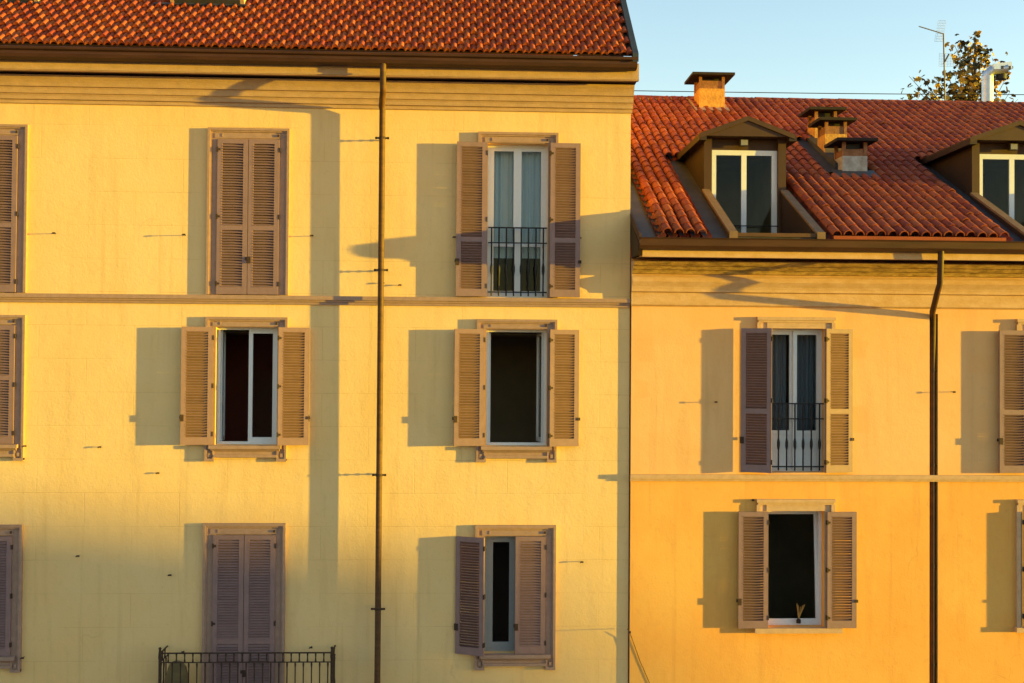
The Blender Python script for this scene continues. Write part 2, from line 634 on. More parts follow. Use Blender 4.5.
def surround(bld, x0, x1, z0, z1, hole, yw, kind, m, french=False):
    """moulded stone frame; hole = (hx0, hx1, hz0, hz1); french frames run down to z0"""
    hx0, hx1, hz0, hz1 = hole
    b = MB()
    rim, yb, yr = 0.038, yw - 0.026, yw - 0.062
    # outer rim: two fillets
    for (o, w, y) in ((0, rim, yr), (rim, .022, yw - .045)):
        b.box(x0 + o, x0 + o + w, y, yw, z0, z1 - o)
        b.box(x1 - o - w, x1 - o, y, yw, z0, z1 - o)
        b.box(x0 + o + w, x1 - o - w, y, yw, z1 - o - w, z1 - o)
    i = rim + .022
    # recessed boards beside and above the opening
    b.box(x0 + i, hx0, yb, yw, z0, z1 - i)
    b.box(hx1, x1 - i, yb, yw, z0, z1 - i)
    b.box(hx0, hx1, yb, yw, hz1, z1 - i)
    b.box(hx0 - .05, hx1 + .02, yb - .012, yb, hz1 + .012, z1 - i - .02)
    # shutter stay on the header
    b.box(hx1 - .03, hx1 - .005, yb - .03, yb - .012, hz1 + .035, hz1 + .075, 1)
    b.box(hx0 + .06, hx0 + .075, yb - .02, yb - .012, hz1 + .03, hz1 + .08)
    if not french:
        zs = hz0
        b.box(hx0 - .075, hx1 + .075, yw - .115, yw, zs - .055, zs - .002)          # sill
        b.box(x0 + .13, x1 - .13, yw - .05, yw, z0 + .075, zs - .055)              # apron
        b.prism([(yw - .095, zs - .055), (yw, zs - .055), (yw, zs - .10), (yw - .052, zs - .10)], 'x', hx0 - .05, hx1 + .05)
        b.box(x0 + .14, x1 - .14, yw - .075, yw - .05, z0 + .05, z0 + .09)
        for (a, c) in ((x0, x0 + .15), (x1 - .15, x1)):                            # corner blocks with a square boss
            b.box(a, c, yr - .004, yw, z0 - .012, z0 + .03)
            b.box(a + .004, a + .03, yr - .003, yw, z0 + .03, z0 + .17)
            b.box(c - .03, c - .004, yr - .003, yw, z0 + .03, z0 + .17)
            b.box(a + .03, c - .03, yw - .035, yw, z0 + .03, z0 + .17)
            b.box(a + .055, c - .055, yw - .06, yw - .035, z0 + .055, z0 + .11)
    return b.build('window', [m, M['rust']], bld)


def simple_surround(bld, x0, x1, z0, z1, hole, yw, m, sill):
    hx0, hx1, hz0, hz1 = hole
    b = MB()
    b.box(x0, x1, yw - .075, yw, z1 - .05, z1)
    b.box(x0 + .02, x1 - .02, yw - .055, yw, z1 - .085, z1 - .05)
    b.box(x0, x0 + .06, yw - .055, yw, hz0, z1 - .085)
    b.box(x1 - .06, x1, yw - .055, yw, hz0, z1 - .085)
    b.box(x0 + .06, hx0, yw - .028, yw, hz0, z1 - .085)
    b.box(hx1, x1 - .06, yw - .028, yw, hz0, z1 - .085)
    b.box(hx0, hx1, yw - .04, yw, hz1, z1 - .085)
    if sill:
        b.box(x0 - .03, x1 + .10, yw - .11, yw, hz0 - .075, hz0)
    return b.build('window', [m, M['rust']], bld)


def fixed_frame(win, hole, y, m, st=0.04):
    hx0, hx1, hz0, hz1 = hole
    b = MB()
    b.box(hx0, hx0 + st, y, y + .06, hz0, hz1)
    b.box(hx1 - st, hx1, y, y + .06, hz0, hz1)
    b.box(hx0 + st, hx1 - st, y, y + .06, hz0, hz0 + st)
    b.box(hx0 + st, hx1 - st, y, y + .06, hz1 - st, hz1)
    return b.build('frame', m, win)


# ------------------------------------------------------------------ yellow building
XL, XR = -16.0, 2.555
Z_STR = 9.93
yb_ = empty('yellow_building', (-4.0, 0, 0), 'taller yellow rendered building with taupe louvred shutters and steep red tiled roof', 'building')
COLS = {'Z': (-11.66, -10.45), 'A': (-7.69, -6.48), 'B': (-3.83, -2.61), 'C': (0.225, 1.445)}
wins = {}
for c, (x0, x1) in COLS.items():
    h = (x0 + .150, x1 - .150)
    wins[c + '1'] = dict(s=(x0, x1, 9.975, 12.48), h=(*h, 9.975, 12.315), fr=True)
    wins[c + '2'] = dict(s=(x0, x1, 7.49, 9.64), h=(*h, 7.725, 9.49), fr=False)
    if c == 'B':
        wins[c + '3'] = dict(s=(x0, x1, 3.75, 6.555), h=(*h, 3.75, 6.385), fr=True)
    else:
        wins[c + '3'] = dict(s=(x0, x1, 4.37, 6.53), h=(*h, 4.60, 6.365), fr=False)

GH = 13.0     # top of the wall behind the cornice
b = MB()
facade(b, XL, XR, 0, GH, 0, [w['h'] for w in wins.values()], JAMB)
RT = 0.90                                  # pitch of the yellow building's roof
Y_EAVE = -0.66
EV = at(300, 48, Y_EAVE)
Z_EAVE = EV.z
RIDGE_Y = 5.6
Z_RIDGE = Z_EAVE + RT * (RIDGE_Y - Y_EAVE)
DEEP = 11.0
for x in (XL, XR):
    b.quad([(x, 0, 0), (x, DEEP, 0), (x, DEEP, GH), (x, RIDGE_Y, Z_RIDGE - .12), (x, 0, GH)])
b.quad([(XL, DEEP, 0), (XR, DEEP, 0), (XR, DEEP, GH), (XL, DEEP, GH)])
b.build('wall', M['yellow'], yb_, fix=False)

# string course
b = MB()
for (z0, z1, d) in ((9.905, 9.965, .075), (9.875, 9.905, .05), (9.835, 9.875, .03)):
    b.box(XL, XR, -d, .0, z0, z1)
b.build('string_course', M['trim'], yb_)


# main cornice, eaves board, gutter
def zat(px, py, d):
    return at(px, py, -d).z


b = MB()
prof = []
for (py, d) in ((107.5, .030), (103.8, .035), (103.3, .070), (100, .078), (97.8, .095), (97.2, .120), (93.5, .128), (91.2, .142), (90.4, .175), (87, .190), (84, .210), (81.5, .232), (79.0, .242)):
    prof.append((-d, zat(300, py, d)))
ztop = prof[-1][1]
b.prism([(0.02, prof[0][1])] + prof + [(.02, ztop)], 'x', XL, XR + .02)
b.build('cornice', M['cornice_y'], yb_)
b = MB()
zf0, zf1 = zat(300, 75.0, .46), zat(300, 65.5, .47)
b.box(XL, XR + .05, -.47, -.40, zf0, zf1 + .12)
b.box(XL, XR + .04, -.40, .1, zf0 + .02, zf0 + .05, 1)
b.box(XL, XR + .05, -.485, -.47, zf0 + .012, zf0 + .035)
b.build('eaves_board', [M['cornice_y'], M['brown_dk']], yb_)
b = MB()
zg0, zg1 = zat(300, 63.5, .62), zat(300, 50.5, .74)
XG = at(637.5, 66, -.70).x
gut = [(-.47, zg0 + .03), (-.50, zg0 + .005), (-.60, zg0), (-.68, zg0 + .015), (-.705, zg0 + .06), (-.70, zg0 + .10), (-.745, zg0 + .115), (-.755, zg1 - .015), (-.74, zg1), (-.72, zg1 - .012), (-.715, zg0 + .13), (-.47, zg0 + .13)]
b.prism(gut, 'x', XL, XG)
b.build('gutter', M['copper'], yb_)

# drainpipe with a swan neck under the gutter
XP = -1.215
GP = 0.63
b = MB()
z1 = zg0 + .02
zs_ = zat(380, 92, .5)
zw_ = zat(380, 108, .18)
xg_ = at(383, 75, -GP).x
b.tube([(xg_, -GP, z1), (xg_, -GP, zs_ + .03), (xg_, -GP + .03, zs_), (XP - .01, -.22, zw_ + .02), (XP, -.185, zw_ - .04), (XP, -.178, 7), (XP, -.178, .1)], .046, 12)
pipe = b.build('drainpipe', M['copper_lt'], yb_)
for py in (138, 270, 475, 609):
    z = at(380, py, -.18).z
    k = MB()
    k.tube([(XP, -.178, z - .018), (XP, -.178, z + .018)], .052, 12)
    k.box(XP - .085, XP + .085, -.192, -.164, z - .012, z + .012)
    k.tube([(XP + .075, -.178, z), (XP + .105, -.178, z)], .018, 6)
    k.tube([(XP - .075, -.178, z), (XP - .105, -.178, z)], .018, 6)
    k.tube([(XP, -.13, z), (XP, 0.0, z)], .009, 6)
    for j in range(3):
        k.tube([(XP, -.115 + j * .035, z - .012), (XP, -.10 + j * .035, z + .012)], .014, 6)
    k.build('bracket', M['rust'], pipe)


# roof of interlocking tiles in half bond
def steep_roof():
    b = MB()
    per, row, nseg = 0.192, 0.172, 12
    x0, x1 = XL, XG - .06
    nrow = int((RIDGE_Y - Y_EAVE) * math.hypot(1, RT) / row)
    cs, sn = 1 / math.hypot(1, RT), RT / math.hypot(1, RT)
    for j in range(nrow):
        off = (per / 2) * (j % 2)
        s0, s1 = j * row, (j + 1) * row + .03
        i0 = int((x0) / per) - 1
        i1 = int((x1) / per) + 1
        for i in range(i0, i1):
            xa = i * per + off
            if xa + per > x1 + .02 or xa < x0:
                continue
            lift = random.uniform(-.003, .006)
            dx = random.uniform(-.003, .003)
            if random.random() < .03:
                lift += .012
            low, up, lip = [], [], []
            for k in range(nseg + 1):
                u = k / nseg
                hgt = .048 * max(0, math.sin(math.pi * min(1, u / .5))) ** .7 if u < .5 else max(-.006, .026 * math.sin(math.pi * (u - .60) / .30)) if .6 <= u <= .9 else -.006
                for (lst, sl_, hh) in ((low, s0, hgt + .026 + lift), (up, s1, hgt * .85 - .002), (lip, s0 + .004, hgt * .75 - .012)):
                    Y = Y_EAVE + sl_ * cs - hh * sn
                    Z = Z_EAVE + sl_ * sn + hh * cs
                    lst.append((xa + dx + u * per * .985, Y, Z))
            n = nseg + 1
            b.add(low + up, [(k, k + 1, n + k + 1, n + k) for k in range(nseg)], 0, True)
            b.add(lip + low, [(k, k + 1, n + k + 1, n + k) for k in range(nseg)], 0, False)
    # boarding below the tiles and the back slope
    y1 = Y_EAVE + nrow * row * cs
    z1 = Z_EAVE + nrow * row * sn
    zb = -.03
    b.quad([(x0, Y_EAVE, Z_EAVE + zb), (XG - .02, Y_EAVE, Z_EAVE + zb), (XG - .02, RIDGE_Y, Z_RIDGE + zb), (x0, RIDGE_Y, Z_RIDGE + zb)], 1)
    b.quad([(x0, RIDGE_Y, Z_RIDGE + zb), (XG - .02, RIDGE_Y, Z_RIDGE + zb), (XG - .02, 2 * RIDGE_Y - Y_EAVE, Z_EAVE + zb), (x0, 2 * RIDGE_Y - Y_EAVE, Z_EAVE + zb)], 0)
    return b.build('roof', [M['tile_l'], M['brown_dk']], yb_, fix=False)


roof_l = steep_roof()
b = MB()
xv0, xv1 = XG - .075, XG + .01
for (a, c, h0, h1) in ((xv0, xv1, -.05, .075),):
    p = []
    for (y, z) in ((Y_EAVE - .08, Z_EAVE - .08), (RIDGE_Y, Z_RIDGE)):
        p += [(y, z)]
    (ya, za), (yc, zc) = p
    b.prism([(ya, za + h0), (yc, zc + h0), (yc, zc + h1), (ya, za + h1)], 'x', a, c)
b.build('verge_flashing', M['dark_metal'], yb_)


def on_steep(px, py):
    """where the sight line meets the steep roof"""
    a, c = at(px, py, 0), at(px, py, 1)
    f = lambda p: p.z - (Z_EAVE + RT * (p.y - Y_EAVE))
    fa, fc = f(a), f(c)
    return a + (c - a) * (fa / (fa - fc))


def skylight(px0, px1, py, ln=1.2):
    p0, p1 = on_steep(px0, py), on_steep(px1, py + .6)
    s0 = (p0.y - Y_EAVE) * math.hypot(1, RT)
    cs, sn = 1 / math.hypot(1, RT), RT / math.hypot(1, RT)
    T = Matrix.Translation((0, Y_EAVE, Z_EAVE)) @ Matrix.Rotation(math.atan(RT), 4, 'X')
    x0, x1 = p0.x, p1.x
    b = MB()
    t = .06
    b.box(x0, x0 + t, s0, s0 + ln, 0, .13, 0, T)
    b.box(x1 - t, x1, s0, s0 + ln, 0, .13, 0, T)
    b.box(x0 + t, x1 - t, s0, s0 + t, 0, .11, 1, T)
    b.box(x0 + t, x1 - t, s0 + ln - t, s0 + ln, 0, .13, 0, T)
    b.box(x0 - .25, x1 + .05, s0 - .05, s0 - .002, .01, .05, 1, T)
    o = b.build('skylight', [M['trim_o'], M['lead']], roof_l)
    g = MB()
    g.box(x0 + t, x1 - t, s0 + t, s0 + ln - t, .07, .08, 0, T)
    g.build('pane', M['dark_metal'], roof_l)


skylight(-60, 40, 2.6)
skylight(171, 245, 5.6)
# small grey flashing plate near the verge
pv = on_steep(609, 1)
b = MB()
T = Matrix.Translation(pv) @ Matrix.Rotation(math.atan(RT), 4, 'X')
b.box(-.16, .10, -.03, .5, .05, .075, 0, T)
b.build('flashing', M['lead'], roof_l)

# windows of the yellow building
for k, w in wins.items():
    x0, x1, z0, z1 = w['s']
    hx0, hx1, hz0, hz1 = w['h']
    win = surround(yb_, x0, x1, z0, z1, w['h'], 0, k, M['trim'], w['fr'])
    lw = (hx1 - hx0) / 2 - .004
    lh = hz1 - hz0 - .006
    yo = -.09
    rails = ()
    if k[1] == '1':
        rails = (.86,) if k == 'C1' else (1.0,)
    if k in ('A2', 'Z2'):
        rails = (.98,)
    if k == 'B3':
        rails = (1.05,)
    if k in ('C3',):
        pass
    fixed_frame(win, w['h'], .13, M['grey_frame'] if k == 'C3' else M['white'])
    room(win, hx0, hx1, hz0, hz1, JAMB + .002, M['room_reflection'] if k in ('B2', 'C3') else M['room'])
    if k[0] in 'ZA' or k in ('B1', 'B3'):
        leaf(win, lw, lh, rails, (hx0, -.040, hz0 + .003), 0, M['shutter'])
        leaf(win, lw, lh, rails, (hx1, -.040, hz0 + .003), 180, M['shutter'])
    elif k == 'B2':
        leaf(win, lw, lh, (), (hx0 - .035, -.05, hz0 + .003), 190, M['shutter'])
        leaf(win, lw, lh, (), (hx1 + .03, -.155, hz0 + .003), 12, M['shutter'])
        sash(win, .42, lh - .06, (hx1 - .04, .17, hz0 + .035), 180)
        sash(win, .44, lh - .06, (hx0 + .03, .20, hz0 + .035), 95)
    elif k == 'C1':
        leaf(win, lw, lh, rails, (hx0 - .015, -.09, hz0 + .003), 182.5, M['shutter'])
        leaf(win, lw, lh, rails, (hx1 + .025, -.12, hz0 + .003), 2, M['shutter'])
        sash(win, .42, lh - .06, (hx0 + .04, .17, hz0 + .035), 0, midrail=.78)
        sash(win, .42, lh - .06, (hx1 - .04, .17, hz0 + .035), 180, midrail=.78)
        curtain(win, hx0 - .05, hx0 + .47, .31, hz0 + .62, hz1 + .05, M['curtain'], 6, .02)
        curtain(win, hx1 - .50, hx1 + .05, .30, hz0 + .62, hz1 + .05, M['curtain'], 6, .02)
        iron_guard(win, hx0 + .01, hx1 - .01, .02, hz0 + .02, at(515, 227, 0).z, 8)
    elif k == 'C2':
        leaf(win, lw, lh, (), (hx0 - .035, -.05, hz0 + .003), 190, M['shutter'])
        leaf(win, lw, lh, (), (hx1 + .03, -.155, hz0 + .003), 12, M['shutter'])
        sash(win, .44, lh - .06, (hx0 + .045, .20, hz0 + .035), 97)
        sash(win, .42, lh - .06, (hx1 - .04, .20, hz0 + .035), 98)
    elif k == 'C3':
        leaf(win, lw, lh, (), (hx0 - .015, -.19, hz0 + .003), 157, M['shutter'], 'opened shutter leaf turned away from the sun')
        leaf(win, lw, lh, (), (hx1 - .005, -.045, hz0 + .003), 180, M['shutter'], 'closed shutter leaf')
        sash(win, .42, lh - .06, (hx0 + .04, .17, hz0 + .035), 0, M['grey_frame'], st=.085)
        sash(win, .42, lh - .06, (hx1 - .04, .17, hz0 + .035), 180, M['grey_frame'])

# balcony in front of the lowest French window
BX0, BX1 = at(160, 653, -.42).x, at(332, 653, -.42).x
BZ = at(245, 653, -.42).z
BD = .42
b = MB()
b.box(BX0 - .08, BX1 + .08, -BD - .08, 0, BZ - 1.16, BZ - 1.0)
for x in (BX0 + .35, BX1 - .35):
    b.prism([(0, BZ - 1.16), (-BD, BZ - 1.16), (-BD + .05, BZ - 1.24), (-.08, BZ - 1.5), (0, BZ - 1.55)], 'x', x - .09, x + .09)
balc = b.build('balcony', M['trim'], yb_)
b = MB()
zb0 = BZ - 1.0


def rail_run(b, p, q, n):
    p, q = Vector(p), Vector(q)
    along = (q - p)
    for z, r in ((BZ, .013), (BZ - .135, .010), (zb0 + .07, .011)):
        b.tube([(p.x, p.y, z), (q.x, q.y, z)], r, 6)
    for i in range(n):
        c = p + along * ((i + .5) / n)
        b.tube([(c.x, c.y, z) for z in (zb0, zb0 + .07, zb0 + .40, zb0 + .44, zb0 + .48, zb0 + .56, BZ - .22, BZ - .165, BZ - .135)],
               [.009, .010, .010, .018, .018, .010, .010, .015, .010], 6)
        e = p + along * (i / n)
        b.tube([(e.x, e.y, z) for z in (BZ - .135, BZ - .11, BZ - .07, BZ - .02, BZ)], [.018, .014, .010, .014, .018], 6)


rail_run(b, (BX0, -BD, 0), (BX1, -BD, 0), 21)
rail_run(b, (BX0, -BD, 0), (BX0, 0, 0), 3)
rail_run(b, (BX1, -BD, 0), (BX1, 0, 0), 3)
for x in (BX0, BX1):
    b.tube([(x, -BD, z) for z in (zb0, BZ - .1, BZ - .06, BZ + .02, BZ + .045, BZ + .075, BZ + .09)], [.021, .021, .027, .021, .016, .024, .006], 8)
b.build('railing', M['rust'], balc)

# cloth bundle on the balcony
b = MB()
pc = at(177, 680, -.2)
n, rings = 18, []
for j, (zz, rr) in enumerate(((0, 1.0), (.2, 1.05), (.45, 1.0), (.62, .93), (.74, .80), (.81, .55), (.835, .25), (.84, 0.02))):
    rings.append([(pc.x + .17 * rr * math.cos(2 * math.pi * k / n) * (1 + .06 * math.sin(5 * k + j)),
                   -.21 + .13 * rr * math.sin(2 * math.pi * k / n) * (1 + .06 * math.cos(3 * k)), zb0 + zz) for k in range(n)])
vs_ = [p for r_ in rings for p in r_]
b.add(vs_, [(i * n + k, i * n + (k + 1) % n, (i + 1) * n + (k + 1) % n, (i + 1) * n + k) for i in range(len(rings) - 1) for k in range(n)], 0, True)
tag(b.build('cloth_bundle', M['olive']), 'olive green cloth bundle standing behind the black balcony railing', 'cloth bundle')

# shutter catches and old fixings on the yellow wall
for (px, py, d) in ((54, 233, .085), (184, 234.5, .11), (312, 235.5, .075), (22.5, 658, .07), (25, 446, .05),
                    (183, 652, .06), (311, 647.5, .08), (582, 562, .05), (78, 556, .05), (170, 575, .03),
                    (454.5, 237, .09), (580, 238, .09), (383, 283, .03), (400, 285, .03), (100, 447, .03), (158, 473, .02)):
    p = at(px, py, -d)
    k = MB()
    k.tube([(p.x, 0.0, p.z), (p.x, -d, p.z)], .006, 6)
    k.box(p.x - .022, p.x + .022, -d - .012, -d, p.z - .011, p.z + .011)
    k.tube([(p.x - .012, -d - .012, p.z), (p.x - .03, -d - .012, p.z - .012)], .008, 6)
    k.build('shutter_catch', M['rust'], yb_)

# ------------------------------------------------------------------ orange building
YO = -0.042
OX0, OX1 = 2.575, 18.5
ob_ = empty('orange_building', (7.5, 0, 0), 'lower orange rendered building with two brown dormers in its barrel tiled roof', 'building')
Z_OS = 7.275
E = (4.495, 5.705)
FX = (8.53, 9.74)
G2 = (12.4, 13.6)
H2 = (16.2, 17.4)
ow = {}
for n_, (x0, x1) in (('E', E), ('F', FX), ('G', G2), ('H', H2)):
    h = (x0 + .155, x1 - .155)
    ow[n_ + '1'] = dict(s=(x0, x1, 7.33, 9.71), h=(*h, 7.345, 9.535), fr=True)
    ow[n_ + '2'] = dict(s=(x0, x1, 4.93, 6.935), h=(*h, 4.99, 6.755), fr=False)
XRP = 7.255
ZGRV = at(931, 314, YO).z
b = MB()
holes = [w['h'] for w in ow.values()]
CH = (XRP - .068, XRP + .062, 0.0, ZGRV)
holes.append(CH)
facade(b, OX0, OX1, 0, 10.6, YO, holes, JAMB, pick=lambda z: 0 if z > Z_OS else 1, zsplit=(Z_OS,))
OD = 13.0
for x in (OX0, OX1):
    b.quad([(x, YO, 0), (x, OD, 0), (x, OD, 10.6), (x, YO, 10.6)], 0)
b.quad([(CH[0], YO + .14, CH[2]), (CH[1], YO + .14, CH[2]), (CH[1], YO + .14, CH[3]), (CH[0], YO + .14, CH[3])], 1)
b.quad([(OX0, OD, 0), (OX1, OD, 0), (OX1, OD, 10.6), (OX0, OD, 10.6)], 0)
b.build('wall', [M['orange_hi'], M['orange_lo']], ob_, fix=False)

b = MB()
b.box(OX0 - .012, OX1, YO - .06, YO, Z_OS - .035, Z_OS + .03)
b.box(OX0 - .012, OX1, YO - .035, YO, Z_OS - .07, Z_OS - .035)
b.build('string_course', M['trim_o'], ob_)

b = MB()
prof = []
for (py, d) in ((307.0, .02), (305.5, .045), (293.5, .05), (292.5, .095), (290, .10), (287.5, .115), (282.5, .165), (278.5, .125), (276, .075), (275, .08),
                (274.6, .125), (271, .16), (270.5, .20), (267, .25), (266.5, .29), (263.5, .34), (262, .36)):
    prof.append((YO - d, at(760, py, YO - d).z))
zt = prof[-1][1]
poly = [(YO + .02, prof[0][1])] + prof + [(YO + .02, zt)]
b.prism(poly, 'x', OX0 - .01, OX1)
# the upper bed carries moss: own material on faces above
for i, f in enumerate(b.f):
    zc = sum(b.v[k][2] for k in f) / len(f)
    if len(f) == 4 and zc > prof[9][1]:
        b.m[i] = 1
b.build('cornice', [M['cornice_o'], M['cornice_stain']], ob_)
b = MB()
zf0, zf1 = at(800, 258.3, YO - .66).z, at(800, 249, YO - .66).z
b.box(OX0 + .06, OX1, YO - .66, YO - .60, zf0, zf1 + .10)
b.box(OX0 + .06, OX1, YO - .60, YO, zf0 + .02, zf0 + .05)
b.build('eaves_board', M['cornice_o'], ob_)

# gutter
DG = .80
zg0, zg1 = at(800, 251, YO - .74).z, at(800, 239, YO - .88).z
b = MB()
gut = [(YO - .66, zg0 + .02), (YO - .72, zg0), (YO - .79, zg0 + .01), (YO - .845, zg0 + .05), (YO - .865, zg1 - .02), (YO - .885, zg1), (YO - .86, zg1 + .006), (YO - .84, zg1 - .03), (YO - .66, zg1 - .05)]
b.prism(gut, 'x', OX0 - .005, OX1)
b.build('gutter', M['copper'], ob_)

# drainpipe: leaves the gutter, elbows back to the wall, drops down the facade
b = MB()
p0 = at(941, 258, YO - .76)
p1 = at(940, 288, YO - .74)
p2 = at(930.5, 313, YO - .06)
b.tube([(p0.x, p0.y, zg0 + .02), (p1.x, p1.y, p1.z + .06), (p1.x - .01, p1.y + .04, p1.z - .02), (p2.x + .01, p2.y - .05, p2.z + .01), (XRP - .004, YO + .03, p2.z - .09), (XRP, YO + .055, 8.9), (XRP, YO + .055, .1)], .045, 12)
rpipe = b.build('drainpipe', M['copper'], ob_)
for z in (8.9, 7.45, 5.9, 4.4):
    k = MB()
    k.tube([(XRP, YO + .055, z - .015), (XRP, YO + .055, z + .015)], .050, 12)
    k.box(XRP - .06, XRP + .055, YO + .03, YO + .05, z - .012, z + .012)
    k.build('bracket', M['rust'], rpipe)

# ---- barrel tiled roof
TO = 0.49
YE = YO - .80
ZE = at(800, 238, YE).z
cs, sn = 1 / math.hypot(1, TO), TO / math.hypot(1, TO)


def zr(y):
    return ZE + TO * (y - YE)


def on_low(px, py):
    a, c = at(px, py, 0), at(px, py, 1)
    f = lambda p: p.z - zr(p.y)
    fa, fc = f(a), f(c)
    return a + (c - a) * (fa / (fa - fc))


RID = on_low(800, 103.5)
RIDY = RID.y
DORM = []       # footprints kept free of tiles: x0, x1, y0, y1
YF = 1.05       # plane of the dormer fronts


def dormer_x(pl, pr):
    return at(pl, 190, YF).x, at(pr, 190, YF).x


D1 = dormer_x(704, 786)
D2 = dormer_x(972, 1056)
for (a, c) in (D1, D2):
    DORM.append((a - .30, c + .12, YE - .2, 2.75))
ch3 = on_low(855, 177)
ch2 = on_low(836, 161)
ch1 = on_low(712, 113)
DORM.append((ch3.x - .52, ch3.x + .38, ch3.y - .20, ch2.y + 1.0))
DORM.append((OX0 - .1, OX0 + .26, YE - .2, 2.6))


def barrel_roof():
    b = MB()
    per, ex, ln = .166, .290, .36
    slope = (RIDY - YE) * math.hypot(1, TO)
    nc = int(slope / ex)
    i = 0
    x = OX0 + .07
    while x < OX1:
        for j in range(nc + 1):
            s0 = j * ex + random.uniform(-.012, .012) + .0
            ym = YE + (s0 + ex / 2) * cs
            if s0 + ln > slope + .1:
                continue
            for kind in (0, 1):
                cx = x + (per / 2 if kind else 0) + random.uniform(-.006, .006)
                if any(d[0] + (d[4] * max(0, (ym - YE) / (d[3] - YE)) if len(d) > 4 else 0) < cx < d[1] and d[2] < ym < d[3] for d in DORM):
                    continue
                yaw = random.uniform(-.012, .012)
                lift = random.uniform(-.004, .006) + (.010 if random.random() < .06 else 0)
                n = 8
                if kind == 0:
                    ra, rb = .073, .066
                    ends = ((s0, ra, .056 + lift), (s0 + ln, rb, .042))
                    rr = []
                    for (s, r, hh) in ends:
                        ring, inner = [], []
                        for k in range(n + 1):
                            a = math.pi * k / n
                            h = hh + r * 1.05 * math.sin(a)
                            xx = cx + r * math.cos(a) + yaw * (s - s0)
                            ring.append((xx, YE + s * cs - h * sn, ZE + s * sn + h * cs))
                            h2 = hh + (r - .014) * 1.02 * math.sin(a)
                            x2 = cx + (r - .014) * math.cos(a)
                            inner.append((x2, YE + s * cs - h2 * sn, ZE + s * sn + h2 * cs))
                        rr.append((ring, inner))
                    q = n + 1
                    b.add(rr[0][0] + rr[1][0], [(k, k + 1, q + k + 1, q + k) for k in range(n)], 0, True)
                    b.add(rr[0][0] + rr[0][1], [(k, k + 1, q + k + 1, q + k) for k in range(n)], 0, False)
                else:
                    r = .070
                    va = []
                    for (s, hh) in ((s0, .020), (s0 + ln, .000)):
                        for k in range(n + 1):
                            a = math.pi * k / n
                            h = hh - r * .75 * math.sin(a)
                            va.append((cx + r * math.cos(a), YE + s * cs - h * sn, ZE + s * sn + h * cs))
                    q = n + 1
                    b.add(va, [(k, k + 1, q + k + 1, q + k) for k in range(n)], 0, True)
        x += per
    # boarding and the far slope
    cuts = [(d[0] + .04, d[1] - .04, YE + .01, 2.9) for d in (D1, D2)]
    xs = sorted({OX0, OX1, *[c[0] for c in cuts], *[c[1] for c in cuts]})
    ys = [YE, YE + .01, 2.9, RIDY]
    for i in range(len(xs) - 1):
        for j in range(3):
            if j == 1 and any(c[0] <= xs[i] and xs[i + 1] <= c[1] for c in cuts):
                continue
            b.quad([(xs[i], ys[j], zr(ys[j]) - .045), (xs[i + 1], ys[j], zr(ys[j]) - .045), (xs[i + 1], ys[j + 1], zr(ys[j + 1]) - .045), (xs[i], ys[j + 1], zr(ys[j + 1]) - .045)], 1)
    b.quad([(OX0, RIDY, zr(RIDY) - .045), (OX1, RIDY, zr(RIDY) - .045), (OX1, 2 * RIDY - YE, ZE - .045), (OX0, 2 * RIDY - YE, ZE - .045)], 0)
    # eaves batten seen below the tile ends
    b.box(D1[1] + .16, D2[0] - .36, YE - .04, YE + .02, ZE - .02, ZE + .035, 0)
    # ridge tiles bedded in mortar
    z = zr(RIDY) + .03
    b.prism([(RIDY - .13, z - .05), (RIDY - .10, z + .03), (RIDY + .10, z + .03), (RIDY + .13, z - .05)], 'x', OX0 + .02, OX1, 2)
    x = OX0 + .02
    while x < OX1:
        n = 8
        va = []
        dz = random.uniform(-.006, .006)
        for (xx, r) in ((x, .118), (x + .40, .104)):
            for k in range(n + 1):
                a = math.pi * k / n
                va.append((xx, RIDY + r * math.cos(a), z + dz + r * .62 * math.sin(a) + .012))
        b.add(va, [(k, k + 1, n + 2 + k, n + 1 + k) for k in range(n)], 0, True)
        x += .36
    return b.build('roof', [M['tile_r'], M['lead'], M['mortar']], ob_, fix=False)


roof_r = barrel_roof()
# verge board against the yellow building
b = MB()
b.prism([(YE - .06, ZE - .10), (.2, zr(.2) - .10), (.2, zr(.2) + .03), (YE - .06, ZE + .03)], 'x', OX0 - .018, OX0 + .012)
b.build('verge_board', M['copper'], ob_)


b = MB()
b.prism([(YE + .04, ZE - .10), (YO - .66, zf0 + .03), (YO, zf0 + .03), (.2, zr(.2) - .11)], 'x', OX0 - .012, OX0 + .055)
b.build('end_board', M['brown_dk'], ob_)


